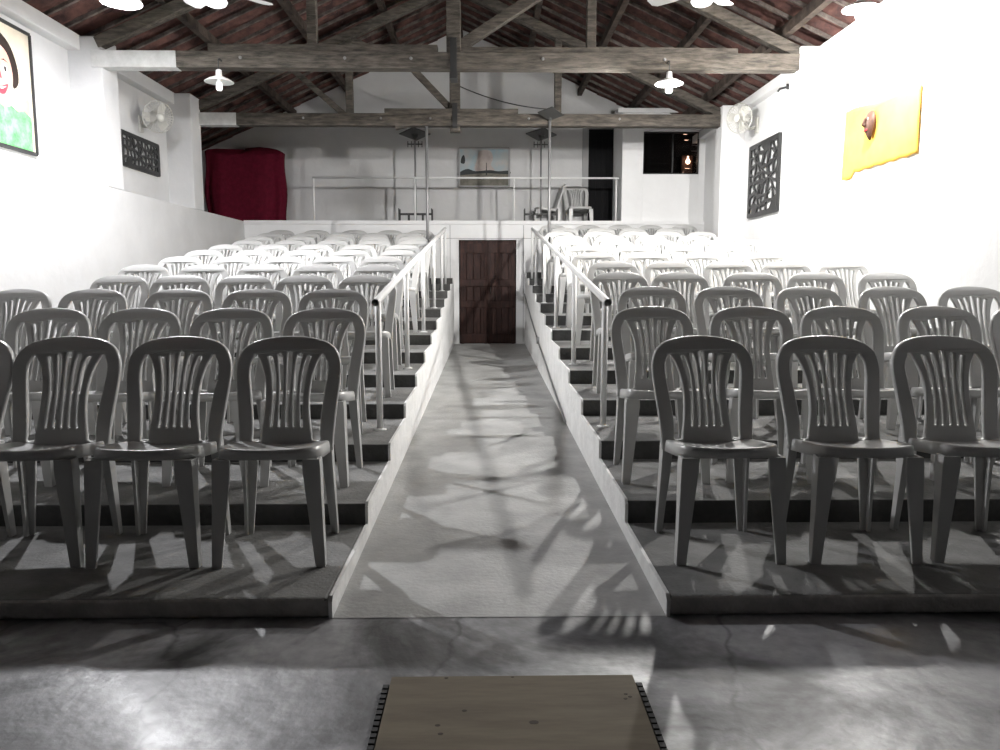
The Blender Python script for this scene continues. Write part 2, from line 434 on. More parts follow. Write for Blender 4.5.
# roof: clay channel tiles, common rafters, purlins
def roof_side(sg):
    per = 0.2; ns = 8; y0 = YF; y1 = YG + 0.3
    cnt = int((y1 - y0) / per) * ns
    rows = []
    L = 5.3 if sg < 0 else 4.5
    nt_ = 13
    for t in range(nt_):
        for e in (0.0, 0.98):
            u = (t + e) / nt_ * L
            x = XK + sg * u
            drop = -0.022 * (1 - e) + 0.03
            rows.append([(x, y0 + per * i / ns, roof(x) + drop + 0.06 * abs(math.sin(PI * i / ns)) + 0.006 * math.sin(i // ns * 2.7 + t)) for i in range(cnt + 1)])
    return rows
b = MB()
for sg in (-1, 1):
    r = roof_side(sg); b.loft(r, 0, False, True, False)
    up = [[(x, y, z + 0.03) for x, y, z in row] for row in r]; b.loft(up, 0, False, True, False)
ceil = struct(b.obj('ceiling', M['tile']), 'pitched roof of reddish clay tiles seen from below', 'roof')
for sg, xe in ((-1, -5.4), (1, 4.0)):
    proto = None
    for i in range(36):
        y = 1.1 + 0.367 * i
        if proto is None:
            b = MB(); b.beam((XK, 0, roof(XK) + 0.002), (xe, 0, roof(xe) + 0.002), 0.035, 0.035)
            proto = b.obj('rafter', M['lath'], ceil); proto.location.y = y
        else:
            c = proto.copy(); c.location.y = y; c.parent = ceil; COL.objects.link(c)
for x in (-3.41, -2.47, -1.47, XK, 0.72, 1.66, 2.5, 3.2):
    b = MB(); b.beam((x, YF, roof(x) - 0.095), (x, YG, roof(x) - 0.095), 0.075, 0.11)
    b.obj('purlin', M['dark_timber'], ceil)

# ---------------------------------------------------------------- roof trusses
def truss(y, label, double, wl, z0, XK, ql, qr):
    t = thing('roof_truss', label, 'truss', (XK, y, z0))
    zo = 3.49
    def part(name, m, segs_):
        b = MB()
        for s_ in segs_: b.beam((s_[0] - XK, s_[4] if len(s_) > 4 else 0, s_[1] - zo), (s_[2] - XK, s_[4] if len(s_) > 4 else 0, s_[3] - zo), s_[5] if len(s_) > 5 else 0.12, s_[6] if len(s_) > 6 else 0.12, up=(0, 0, 1))
        return b.obj(name, m, t, bevel=0.008)
    # tie beam with whitewashed left end
    b = MB()
    b.beam((wl - XK, 0, 0.075), (XPR + 0.05 - XK, 0, 0.075), 0.16, 0.17)
    b.beam((XPL - 0.1 - XK, 0, 0.075), (wl - XK, 0, 0.075), 0.162, 0.172, 1)
    for x in (-2.6, -1.5, -0.8, 0.6, 1.9): b.tube([(x - XK, -0.095, 0.09), (x - XK, -0.07, 0.09)], 0.018, 8, 2)
    b.obj('tie_beam', [M['timber'], M['white_end'], M['grey_metal']], t, bevel=0.008)
    b = MB()
    if double:
        b.beam((-2.95 - XK, 0.01, 0.195), (-0.52 - XK, 0.01, 0.195), 0.13, 0.09); b.beam((-0.38 - XK, 0.01, 0.185), (1.2 - XK, 0.01, 0.185), 0.13, 0.07); b.beam((1.15 - XK, 0.02, 0.20), (2.7 - XK, 0.02, 0.19), 0.1, 0.07)
    else:
        b.beam((-1.45 - XK, -0.03, 0.185), (0.45 - XK, -0.03, 0.185), 0.12, 0.08)
        b.beam((-1.3 - XK, -0.04, -0.03), (-0.75 - XK, -0.04, 0.09), 0.1, 0.06)
    b.obj('scarf_plank', M['timber'], t, bevel=0.006)
    zr = lambda x: roof(x) - 0.225
    for xe in (XPL - 0.05, XPR + 0.05):
        part('principal_rafter', M['timber'], [(XK, zr(XK), xe, zr(xe))])
    part('king_post', M['timber'], [(XK, 3.52 if double else 3.40, XK, zr(XK) + 0.05, 0, 0.15, 0.13)])
    b = MB(); lo = -0.10 if double else -0.03
    b.box((-0.035, -0.1, lo), (0.035, -0.085, 0.3)); b.box((-0.035, 0.085, lo), (0.035, 0.1, 0.3)); b.box((-0.035, -0.1, lo - 0.015), (0.035, 0.1, lo + 0.005))
    b.obj('iron_strap', M['black_metal'], t)
    for x in (ql, qr):
        part('queen_post', M['timber'], [(x, 3.56, x, zr(x) + 0.02, 0, 0.1, 0.1)])
    if double:
        part('strut', M['timber'], [(XK + 0.05, 3.72, qr - 0.05, zr(qr) - 0.1, 0.02, 0.11, 0.11)])
    else:
        part('strut', M['timber'], [(XK - 0.05, 3.72, ql + 0.9, 4.28, 0.02, 0.09, 0.09), (ql + 0.9, 4.28, ql + 0.05, zr(ql) - 0.06, 0.02, 0.09, 0.09)])
        part('strut', M['timber'], [(ql - 0.03, 3.60, ql - 0.85, zr(ql - 0.85) - 0.03, 0.02, 0.07, 0.08)])
    return t
truss(8.6, 'dark timber roof truss nearer the camera, with a whitewashed left end', True, -3.28, 3.48, -0.35, -1.85, 1.12)
truss(11.4, 'dark timber roof truss farther back, just before the platform', False, -3.55, 3.44, -0.45, -1.95, 1.02)

# ---------------------------------------------------------------- plastic chair
CW = 0.215
def smooth(t): t = max(0, min(1, t)); return t * t * (3 - 2 * t)
def cat(pts, n=8, cyc=False):
    out = []; N = len(pts)
    rng = range(N) if cyc else range(N - 1)
    for i in rng:
        g = (lambda j: pts[j % N]) if cyc else (lambda j: pts[max(0, min(N - 1, j))])
        p0, p1, p2, p3 = g(i - 1), g(i), g(i + 1), g(i + 2)
        for k in range(n):
            t = k / n
            out.append(tuple(0.5 * (2 * p1[a] + (p2[a] - p0[a]) * t + (2 * p0[a] - 5 * p1[a] + 4 * p2[a] - p3[a]) * t * t + (3 * p1[a] - p0[a] - 3 * p2[a] + p3[a]) * t ** 3) for a in (0, 1)))
    if not cyc: out.append(pts[-1])
    return out
def chair_meshes():
    P = M['plastic']
    # backrest outline in (u, v): v measured along the back from the seat
    half = [(0.200, -0.035), (0.203, 0.05), (0.212, 0.15), (0.222, 0.24), (0.227, 0.305), (0.222, 0.355), (0.203, 0.398), (0.168, 0.427), (0.12, 0.443), (0.06, 0.452), (0.0, 0.455)]
    right = cat(half, 5)
    outer = right + [(-x, y) for x, y in reversed(right[:-1])]
    # inner bottom notch: frame feet separate from the splat -> holes run down to the seat
    def hsplat(v):    # half width of the splat
        t = v / 0.40
        pts = [(0.0, 0.110), (0.25, 0.096), (0.5, 0.090), (0.72, 0.100), (0.88, 0.122), (1.0, 0.150)]
        for (a, x), (c, y) in zip(pts, pts[1:]):
            if t <= c: return x + (y - x) * smooth((t - a) / (c - a)) if False else x + (y - x) * (t - a) / (c - a)
        return pts[-1][1]
    def frame_in(v):
        pts = [(0.0, 0.150), (0.1, 0.152), (0.2, 0.164), (0.3, 0.178), (0.345, 0.174), (0.385, 0.155)]
        for (a, x), (c, y) in zip(pts, pts[1:]):
            if v <= c: return x + (y - x) * (v - a) / (c - a)
        return pts[-1][1]
    holes = []
    vs = [0.0, 0.03, 0.07, 0.12, 0.17, 0.22, 0.27, 0.31, 0.345, 0.37, 0.383]
    side_r = [(frame_in(v), v) for v in vs]
    side_l = [(min(hsplat(v), frame_in(v) - 0.006), v) for v in vs]
    hr = cat(side_r + list(reversed(side_l)), 2, True)
    holes.append(hr); holes.append([(-x, y) for x, y in reversed(hr)])
    for i in range(5):
        f = (i - 2) / 3.0
        pts = []; vv = [0.062 + 0.33 * k / 10 for k in range(11)]
        vtop = 0.392 - 0.010 * abs(i - 2)
        vv = [0.062 + (vtop - 0.062) * k / 10 for k in range(11)]
        cxs = [hsplat(v) * f * 0.98 for v in vv]
        ws = [0.0108 + 0.0048 * smooth((v - 0.12) / 0.27) for v in vv]
        L_ = [(c - w, v) for c, w, v in zip(cxs, ws, vv)]; R_ = [(c + w, v) for c, w, v in zip(cxs, ws, vv)]
        L_ = [(cxs[0], vv[0] - 0.006)] + L_ + [(cxs[-1], vv[-1] + 0.007)]
        holes.append(L_ + list(reversed(R_)))
    me = shape_mesh('backrest', [outer] + holes, 0.004, 0.005, P, 1)
    # bend the plate: recline, lumbar bow, wrap round the sitter, rim
    for v in me.vertices:
        u, w, t = v.co.x, v.co.y, v.co.z
        s = w / 0.45
        y = 0.155 + 0.135 * s - 0.028 * math.sin(PI * min(1, max(0, s))) * (1 - (abs(u) / 0.23) ** 2) + 0.030 * (1 - (u / 0.23) ** 2) * smooth(s * 1.5)
        rim = 0.0
        z = 0.437 + w * 0.985
        v.co = (u, y + t * 1.6, z)
    me.update()
    for p in me.polygons: p.use_smooth = True
    back = me
    # seat: lofted rings
    def ring(sx, sy, z, n=40, dish=0.0, oy=0.0):
        out = []
        for k in range(n):
            a = 2 * PI * k / n
            c, s_ = math.cos(a), math.sin(a)
            e = 0.42
            x = (abs(c) ** e) * (1 if c > 0 else -1); y = (abs(s_) ** e) * (1 if s_ > 0 else -1)
            wx = 0.212 - 0.018 * (y * 0.5 + 0.5)
            zz = z + (0.010 * (x * x) * sx if dish else 0) - y * sy * 0.026 + 0.006
            yy = y * 0.205
            if y < 0: yy -= 0.012 * (1 - x * x)
            out.append((x * wx * sx, yy * sy + oy, zz))
        return out
    b = MB()
    rings = [ring(0.02, 0.02, 0.436, dish=1), ring(0.35, 0.35, 0.436, dish=1), ring(0.65, 0.65, 0.438, dish=1), ring(0.86, 0.86, 0.443, dish=1), ring(0.95, 0.95, 0.446, dish=1),
             ring(0.985, 0.985, 0.442, dish=1), ring(1.0, 1.0, 0.434), ring(1.005, 1.005, 0.405), ring(0.985, 0.985, 0.405), ring(0.975, 0.975, 0.43), ring(0.6, 0.6, 0.428), ring(0.02, 0.02, 0.427)]
    b.loft(rings, 0, True)
    seat = b.mesh('seat', [P])
    # legs: tapered angle section
    def leg(sx, sy):
        b = MB(); rings = []
        for z, wx, wy, ox, oy in ((0.437, 0.066, 0.060, 0.209, 0.209), (0.40, 0.070, 0.062, 0.212, 0.212), (0.30, 0.062, 0.054, 0.214, 0.214), (0.15, 0.050, 0.044, 0.219, 0.218), (0.012, 0.040, 0.036, 0.224, 0.222), (0.0, 0.038, 0.034, 0.224, 0.222)):
            if sy > 0: ox -= 0.016; wx *= 0.85
            t = 0.013
            L_ = [(0, 0), (-wx, 0), (-wx, -t), (-t, -t), (-t, -wy), (0, -wy)]
            rings.append([(sx * (ox + x), sy * (oy + y), z) for x, y in L_])
        b.loft(rings, 0, True, False)
        return b.mesh('leg', [P])
    return seat, back, [leg(a, c) for a in (-1, 1) for c in (-1, 1)]
SEAT, BACK, LEGS = chair_meshes()
def new_chair():
    t = thing('plastic_chair', '', 'chair')
    for nme, me in [('seat', SEAT), ('backrest', BACK)] + [('leg', l) for l in LEGS]:
        o = bpy.data.objects.new(nme, me); COL.objects.link(o); o.parent = t
    return t
CH = []
def chair(x, y, z, rot, label, group):
    if not CH:
        t = new_chair(); CH.append(t)
    else:
        t = CH[0].copy(); COL.objects.link(t)
        for ch in CH[0].children:
            c = ch.copy(); c.parent = t; COL.objects.link(c)
    t.location = (x, y, z); t.rotation_euler = (0, 0, rot)
    t['label'] = label; t['category'] = 'chair'
    if group: t['group'] = group
    elif 'group' in t: del t['group']
    return t
ROWS = {
 'left': [[-.88, -1.375, -1.86, -2.35, -2.86], [-.92, -1.43, -1.94, -2.44, -2.95], [-1.01, -1.52, -2.06, -2.63, -3.13], [-.93, -1.41, -1.89, -2.37, -2.85], [-.97, -1.49, -2.0, -2.51, -3.02], [-1.03, -1.53, -2.03, -2.53, -3.03],
          [-.97, -1.50, -2.04, -2.57, -3.12], [-1.04, -1.56, -2.07, -2.62, -3.18], [-.98, -1.5, -2.05, -2.61, -3.17], [-1.06, -1.6, -2.13, -2.68, -3.25], [-1.20, -1.73, -2.25, -2.79, -3.34], [-1.08, -1.60, -2.18, -2.80, -3.38]],
 'right': [[.98, 1.54, 2.06, 2.60], [.92, 1.47, 1.99, 2.55, 3.08], [1.10, 1.62, 2.19, 2.74, 3.27], [1.03, 1.52, 2.07, 2.58, 3.14], [1.13, 1.64, 2.15, 2.67, 3.2], [1.07, 1.63, 2.17, 2.82],
           [1.08, 1.62, 2.16, 2.72], [1.05, 1.6, 2.14, 2.69, 3.22], [1.1, 1.66, 2.2, 2.74, 3.27], [1.06, 1.6, 2.13, 2.62, 3.1], [1.2, 1.75, 2.28, 2.83], [1.12, 1.68, 2.2, 2.74, 3.28]]}
ROT1 = {('left', 0, 0): 0.03, ('left', 0, 1): 0.0, ('left', 0, 2): 0.05, ('right', 0, 0): 0.02, ('right', 0, 1): -0.02, ('right', 0, 2): -0.07}
for side in ('left', 'right'):
    for r, xs in enumerate(ROWS[side]):
        for i, x in enumerate(xs):
            rot = ROT1.get((side, r, i), random.uniform(-0.06, 0.06))
            y = ty(r + 1) + 0.535 + random.uniform(-0.015, 0.015)
            if r == 0: y = ty(1) + 0.53
            lab = f'white plastic chair {side} of aisle, {ORD[r]} row from front, {ORD[i]} seat from aisle'
            chair(x, y, tz(r + 1, side), rot, lab, f'white slatted plastic chairs {side} of the aisle')
chair(1.62, 13.82, PLZ, 0.1, 'white plastic chair on the back platform beside the dark doorway', None)
chair(1.06, 13.88, PLZ, -1.5, 'white plastic chair on the back platform turned almost sideways', None)

# ---------------------------------------------------------------- railings
for side, x in (('left', -0.68), ('right', 0.74)):
    t = thing('handrail', f'white tube handrail on posts along the {side} side of the ramp', 'railing', (x, ty(3) + 0.44, tz(3, side)))
    y0 = ty(3) + 0.44
    ks = (3, 5, 7, 9, 11)
    ztop = lambda y: 1.10 + 0.1244 * (y - 4.83)
    b = MB(); ya, yb = 4.72, 12.75
    b.tube([(0, ya - y0, ztop(ya) - tz(3, side)), (0, yb - y0, ztop(yb) - tz(3, side))], 0.024, 10, caps=False)
    b.tube([(0, ya - y0, ztop(ya) - tz(3, side)), (0, yb - y0, ztop(yb) - tz(3, side))], 0.020, 10, caps=False)
    b.obj('rail', M['white_metal'], t)
    for k in ks:
        y = ty(k) + 0.44
        b = MB(); b.tube([(0, y - y0, tz(k, side) - tz(3, side)), (0, y - y0, ztop(y) - tz(3, side) - 0.015)], 0.020, 10)
        b.lathe([(0.042, 0), (0.042, 0.006), (0.022, 0.012)], (0, y - y0, tz(k, side) - tz(3, side)), 12)
        b.obj('post', M['white_metal'], t)
    b = MB(); y = 12.72
    b.tube([(0, y - y0, tz(12, side) - tz(3, side)), (0, y - y0, ztop(y) - tz(3, side) - 0.015)], 0.020, 10); b.obj('post', M['white_metal'], t)
t = thing('platform_railing', 'thin white railing along the front of the raised platform', 'railing', (-0.35, YP + 0.07, LIP + 0.012))
b = MB(); b.tube([(-2.58, 0, 0.715), (2.58, 0, 0.715)], 0.016, 8); b.obj('rail', M['white_metal'], t)
for x in (-2.56, -0.86, 0.81, 2.54):
    b = MB(); b.tube([(x, 0, 0), (x, 0, 0.70)], 0.017, 8); b.obj('post', M['white_metal'], t)

b = MB()
b.tube(cat([(0, 0), (1, 1)], 1) and [(XAR - 0.012, 6.2, 0.075), (XAR - 0.012, 7.4, 0.21), (XAR - 0.012, 8.6, 0.36), (XAR - 0.012, 9.6, 0.47), (XAR - 0.012, 11.2, 0.70), (XAR - 0.012, 13.18, 1.02)], 0.009, 7)
b.box((XAR - 0.03, 9.55, 0.45), (XAR, 9.65, 0.53))
tag(b.obj('conduit_pipe', M['grey_paint']), 'thin grey conduit pipe climbing the white wall right of the ramp', 'pipe')

# ---------------------------------------------------------------- lamps
def saucer_lamp(x, y, z, top, label, bulb, hook=False, deep=False):
    t = thing('pendant_lamp', label, 'lamp', (x, y, z), 0, 'white enamel saucer lamps under the roof')
    k = 0.06 if deep else 0.0      # deeper shade: holder and bulb sit higher
    b = MB(); b.tube([(0, 0, 0.10 + k), (0, 0, top - z)], 0.006, 6)
    if hook: b.tube([(0, 0, top - z - 0.005), (0, 0.05, top - z + 0.01), (0, 0.11, top - z)], 0.008, 6)
    b.obj('cord', M['black_metal'], t)
    b = MB(); b.lathe([(0.012, 0.125 + k), (0.03, 0.115 + k), (0.033, 0.06 + k), (0.05, 0.048 + k)], n=16); b.obj('lamp_holder', M['white_metal'], t)
    prof = [(0.033, 0.052), (0.06, 0.044), (0.10, 0.028), (0.135, 0.006), (0.15, -0.004), (0.148, -0.008), (0.13, 0.0), (0.10, 0.020), (0.06, 0.036), (0.033, 0.044)]
    if deep: prof = [(0.033, 0.112), (0.07, 0.106), (0.11, 0.085), (0.145, 0.045), (0.162, -0.008), (0.16, -0.010), (0.142, 0.043), (0.107, 0.081), (0.068, 0.101), (0.033, 0.107)]
    b = MB(); b.lathe(prof, n=28, caps=False); b.obj('lamp_shade', M['white_metal'], t)
    b = MB()
    b.lathe([(0.016, 0.04 + k), (0.018, 0.0 + k), (0.03, -0.01 + k), (0.034, -0.03 + k), (0.034, -0.075 + k), (0.024, -0.092 + k), (0.004, -0.096 + k)], n=10); b.obj('bulb', bulb, t)
    return t
R1 = saucer_lamp(3.15, 6.75, 3.50, roof(3.15) - 0.02, 'lit white saucer lamp hanging near the right wall above the yellow cloth', M['bulb_right'])
L1 = saucer_lamp(-3.0, 6.7, 3.50, roof(-3.0) - 0.02, 'lit deep-shaded white lamp hanging near the left wall beyond the portrait', M['bulb_left'], deep=True)
R2 = saucer_lamp(1.93, 8.42, 3.30, 3.53, 'blazing white saucer lamp under the right end of the nearer truss', M['bulb_truss'], hook=True)
L2 = saucer_lamp(-2.80, 8.42, 3.30, 3.53, 'unlit white saucer lamp under the left end of the nearer truss', M['bulb_off_glow'], hook=True)

def ceiling_fan(x, y, z, rot, label):
    t = thing('ceiling_fan', label, 'fan', (x, y, z), rot, 'white ceiling fans')
    b = MB(); b.tube([(0, 0, 0.08), (0, 0, roof(x) - 0.02 - z)], 0.012, 8); b.lathe([(0.05, 0), (0.05, 0.01), (0.015, 0.06)], (0, 0, 0.10), 14); b.obj('down_rod', M['white_metal'], t)
    b = MB(); b.lathe([(0.02, 0.10), (0.08, 0.085), (0.105, 0.05), (0.105, 0.0), (0.07, -0.03), (0.05, -0.035)], n=24); b.obj('motor_housing', M['white_metal'], t)
    for k in range(4):
        b = MB(); a = k * PI / 2
        R = Matrix.Rotation(a, 3, 'Z') @ Matrix.Rotation(0.22, 3, 'X')
        pl = []
        outl = [(0.09, -0.022), (0.16, -0.05), (0.28, -0.075), (0.44, -0.08), (0.475, -0.05), (0.48, 0.03), (0.455, 0.068), (0.30, 0.066), (0.16, 0.045), (0.09, 0.022)]
        b.prism(outl, lambda u, v, w: tuple(R @ Vector((u, v, w + 0.03))), -0.004, 0.004)
        b.obj('blade', M['white_metal'], t)
    b = MB(); b.lathe([(0.045, -0.035), (0.08, -0.045), (0.09, -0.065), (0.075, -0.09), (0.04, -0.105), (0.004, -0.108)], n=20); b.obj('light_globe', M['bulb_dim'], t)
    return t
ceiling_fan(-2.16, 6.5, 3.50, PI / 4, 'white ceiling fan with a light globe at the top left')
ceiling_fan(1.74, 6.5, 3.53, PI / 4 + 0.1, 'white ceiling fan with a light globe at the top right')

# ---------------------------------------------------------------- wall fans
def wall_fan(wallx, y, z, aim, label, sg):
    t = thing('wall_fan', label, 'fan', (wallx, y, z), 0, 'oscillating wall fans')
    b = MB(); b.box((min(0, sg * 0.03), -0.05, -0.16), (max(0, sg * 0.03), 0.05, 0.05)); b.obj('wall_plate', M['fan_grey'], t, bevel=0.008)
    hd = Vector((sg * 0.24, -0.10, 0.02))
    b = MB(); b.tube([(sg * 0.02, 0, -0.08), (sg * 0.12, -0.02, -0.10), (sg * 0.20, -0.06, -0.04), hd], 0.018, 8); b.obj('arm', M['fan_grey'], t)
    ax = Vector(aim).normalized(); q = Vector((0, 0, 1)).rotation_difference(ax).to_matrix()
    b = MB(); b.lathe([(0.02, -0.13), (0.055, -0.12), (0.065, -0.06), (0.05, -0.02), (0.02, 0.0)], hd + ax * 0.03, 14, R=q); b.obj('motor', M['fan_grey'], t)
    c = hd + ax * 0.08
    b = MB()
    Rr = 0.19
    for k in range(30):
        a = 2 * PI * k / 30
        pts = [c + q @ Vector((r * math.cos(a), r * math.sin(a), h)) for r, h in ((0.05, 0.075), (0.12, 0.065), (0.18, 0.04), (Rr, 0.0), (0.18, -0.04), (0.12, -0.055), (0.05, -0.06))]
        b.tube(pts, 0.0025, 4)
    for r, h, rad in ((Rr, 0.0, 0.007), (0.13, 0.063, 0.003), (0.05, 0.075, 0.004)):
        b.tube([c + q @ Vector((r * math.cos(2 * PI * k / 28), r * math.sin(2 * PI * k / 28), h)) for k in range(29)], rad, 5)
    b.lathe([(0.05, 0.07), (0.05, 0.08), (0.02, 0.086)], c, 16, R=q)
    b.obj('guard', M['fan_grey'], t)
    for k in range(3):
        b = MB(); a = k * 2 * PI / 3
        R = q @ Matrix.Rotation(a, 3, 'Z') @ Matrix.Rotation(0.4, 3, 'X')
        b.prism([(0.02, -0.02), (0.09, -0.065), (0.16, -0.07), (0.18, -0.01), (0.15, 0.05), (0.08, 0.05), (0.02, 0.02)], lambda u, v, w: tuple(c + R @ Vector((u, v, w))), -0.002, 0.002)
        b.obj('blade', M['fan_grey'], t)
wall_fan(XLU, 10.2, 3.27, (0.72, -0.66, -0.22), 'beige wall fan on the left wall above a black carved panel', 1)
wall_fan(XR, 10.72, 3.38, (-0.75, -0.6, -0.1), 'pale wall fan on the right wall above a black carved panel', -1)

# ---------------------------------------------------------------- carved black panels
def carved_panel(y0, y1, z0, z1, x, nrm, label, seed, cells):
    rnd = random.Random(seed)
    w, h = y1 - y0, z1 - z0
    nu, nv = cells
    m_ = 0.03
    G = [[(m_ + (w - 2 * m_) * (i + (rnd.uniform(-.45, .45) if 0 < i < nu else 0)) / nu, m_ + (h - 2 * m_) * (j + (rnd.uniform(-.45, .45) if 0 < j < nv else 0)) / nv) for i in range(nu + 1)] for j in range(nv + 1)]
    holes = []
    for j in range(nv):
        for i in range(nu):
            q = [G[j][i], G[j][i + 1], G[j + 1][i + 1], G[j + 1][i]]
            if rnd.random() < 0.08: continue
            cx_ = sum(p[0] for p in q) / 4; cy_ = sum(p[1] for p in q) / 4
            mid = []
            for a in range(4):
                p0, p1 = q[a], q[(a + 1) % 4]
                k = rnd.uniform(0.6, 0.97)
                mid.append((cx_ + (p0[0] - cx_) * k * 0.9, cy_ + (p0[1] - cy_) * k * 0.9))
                mx, my = (p0[0] + p1[0]) / 2, (p0[1] + p1[1]) / 2
                k = rnd.uniform(0.5, 0.93)
                mid.append((cx_ + (mx - cx_) * k, cy_ + (my - cy_) * k))
            holes.append(mid)
    t = thing('carved_panel', label, 'wall panel', (x, y0, z0), 0, 'black openwork wall panels')
    me = shape_mesh('lattice', [[(0, 0), (w, 0), (w, h), (0, h)]] + holes, 0.008, 0.0, M['black_metal'])
    for v in me.vertices: v.co = (nrm * (0.03 + v.co.z), v.co.x, v.co.y)
    o = bpy.data.objects.new('lattice', me); COL.objects.link(o); o.parent = t
    b = MB()
    for p, q in (((0, 0), (w, 0)), ((w, 0), (w, h)), ((w, h), (0, h)), ((0, h), (0, 0))):
        b.beam((nrm * 0.02, p[0], p[1]), (nrm * 0.02, q[0], q[1]), 0.022, 0.04, up=(1, 0, 0))
    b.obj('frame', M['black_metal'], t)
carved_panel(9.6, 10.66, 2.63, 3.03, XLU, 1, 'wide black openwork panel on the left wall under the fan', 3, (10, 4))
carved_panel(9.82, 10.9, 2.11, 3.06, XR, -1, 'tall black openwork panel on the right wall under the fan', 5, (6, 7))

# ---------------------------------------------------------------- yellow cloth, mask, bracket
b = MB(); ny, nz = 40, 16; y0, y1 = 6.67, 8.07
grid = []
for j in range(nz + 1):
    row = []
    for i in range(ny + 1):
        y = y0 + (y1 - y0) * i / ny; s = i / ny
        zt = 2.93 + 0.012 * math.sin(s * 9) - 0.06 * (1 - s)
        zb = 2.30 - (0.05 if s > 0.84 else 0.0) + 0.006 * math.sin(s * 40)
        z = zb + (zt - zb) * j / nz
        row.append((XR - 0.012 - 0.005 * math.sin(s * 14 + j * 0.2) - 0.002 * math.sin(s * 31), y, z))
    grid.append(row)
b.loft(grid, 0, False, True, False)
o = b.obj('wall_cloth', M['yellow']); md = o.modifiers.new('thick', 'SOLIDIFY'); md.thickness = 0.004
tag(o, 'yellow-orange cloth pinned flat on the right wall', 'cloth')
t = thing('wall_mask', 'small dark brown mask hanging in the middle of the yellow cloth', 'mask', (XR - 0.04, 7.46, 2.70))
b = MB()
rings = []
for z, hw, dp in ((0.125, 0.02, 0.01), (0.105, 0.06, 0.03), (0.06, 0.085, 0.05), (0.0, 0.085, 0.06), (-0.06, 0.065, 0.055), (-0.11, 0.035, 0.035), (-0.15, 0.008, 0.012)):
    rings.append([(-dp * math.sin(PI * k / 10), hw * math.cos(PI * k / 10), z) for k in range(11)] + [(0.003, 0, z)])
b.loft(rings, 0, True)
b.obj('face', M['mask'], t)
b = MB(); b.tube([(-0.06, 0, 0.05), (-0.085, 0, -0.01), (-0.06, 0, -0.025)], 0.012, 6); b.obj('nose', M['mask'], t)
for s_ in (-1, 1):
    b = MB(); b.lathe([(0.001, -0.006), (0.016, 0), (0.001, 0.006)], (-0.05, s_ * 0.035, 0.04), 10, R=Matrix.Rotation(PI / 2, 3, 'Y')); b.obj('eye', M['cream'], t)
b = MB(); b.tube([(-0.052, -0.03, -0.055), (-0.062, 0, -0.068), (-0.052, 0.03, -0.055)], 0.008, 6); b.obj('mouth', M['lips'], t)
t = thing('wall_bracket', 'small black iron bracket high on the right wall', 'bracket', (XR, 9.4, 3.48))
b = MB(); b.box((-0.02, -0.03, -0.08), (0, 0.03, 0.09)); b.obj('back_plate', M['black_metal'], t)
b = MB(); b.tube([(-0.01, 0, 0.0), (-0.14, -0.02, 0.02), (-0.22, -0.03, 0.0), (-0.24, -0.03, -0.03)], 0.014, 7); b.tube([(-0.12, -0.02, 0.0), (-0.12, -0.02, 0.06)], 0.02, 7); b.obj('arm', M['black_metal'], t)

# ---------------------------------------------------------------- portrait poster on the left wall
t = thing('portrait_poster', 'framed painted portrait of a smiling dark-haired woman in a green dress', 'picture', (XLU, 6.75, 2.45))
PW, PH = 1.06, 1.12
def P2(u, v, w): return (w, u, v)
b = MB()
b.prism([(0, 0), (PW, 0), (PW, PH), (0, PH)], P2, 0.005, 0.02, 0)
def blob(cx_, cy_, rx, ry, n=24, a0=0.0): return [(cx_ + rx * math.cos(2 * PI * k / n + a0), cy_ + ry * math.sin(2 * PI * k / n + a0)) for k in range(n)]
b.prism(cat([(0.28, 0.44), (0.24, 0.7), (0.32, 0.94), (0.52, 1.02), (0.72, 0.95), (0.83, 0.78), (0.84, 0.62), (0.76, 0.55), (0.72, 0.62), (0.6, 0.5)], 4, True), P2, 0.020, 0.0215, 1)
b.prism(cat([(0.34, 0.62), (0.38, 0.82), (0.52, 0.9), (0.68, 0.85), (0.75, 0.68), (0.72, 0.52), (0.62, 0.42), (0.5, 0.40), (0.4, 0.47)], 4, True), P2, 0.0215, 0.023, 2)
b.prism([(0.44, 0.3), (0.66, 0.3), (0.64, 0.46), (0.46, 0.46)], P2, 0.0212, 0.0225, 2)
b.prism(cat([(0.78, 0.36), (0.80, 0.50), (0.86, 0.52), (0.92, 0.47), (0.98, 0.5), (0.97, 0.36)], 4, True), P2, 0.0205, 0.022, 2)
b.prism([(0.03, 0.02), (1.0, 0.02), (1.01, 0.33), (0.9, 0.38), (0.8, 0.35), (0.7, 0.385), (0.6, 0.35), (0.5, 0.38), (0.4, 0.35), (0.3, 0.385), (0.2, 0.35), (0.08, 0.33)], P2, 0.0218, 0.0235, 4)
for ex in (0.46, 0.63):
    b.prism(blob(ex, 0.70, 0.045, 0.035), P2, 0.023, 0.024, 5); b.prism(blob(ex + 0.01, 0.70, 0.018, 0.026), P2, 0.024, 0.0248, 1)
    b.prism([(ex - 0.06, 0.765), (ex, 0.785), (ex + 0.06, 0.762), (ex, 0.772)], P2, 0.023, 0.024, 1)
b.prism(cat([(0.46, 0.55), (0.56, 0.53), (0.67, 0.57), (0.62, 0.48), (0.55, 0.46), (0.49, 0.49)], 4, True), P2, 0.023, 0.024, 3)
b.prism(cat([(0.49, 0.535), (0.56, 0.52), (0.64, 0.545), (0.56, 0.505)], 3, True), P2, 0.024, 0.0248, 5)
b.prism([(0.54, 0.68), (0.56, 0.68), (0.585, 0.60), (0.53, 0.60)], P2, 0.023, 0.0238, 3)
b.obj('canvas', [M['cream'], M['hair'], M['skin'], M['lips'], M['green'], M['eye']], t)
b = MB()
for p, q in (((0, 0), (PW, 0)), ((PW, 0), (PW, PH)), ((PW, PH), (0, PH)), ((0, PH), (0, 0))):
    b.beam((0.018, p[0], p[1]), (0.018, q[0], q[1]), 0.03, 0.034, up=(1, 0, 0))
b.obj('frame', M['black_metal'], t)

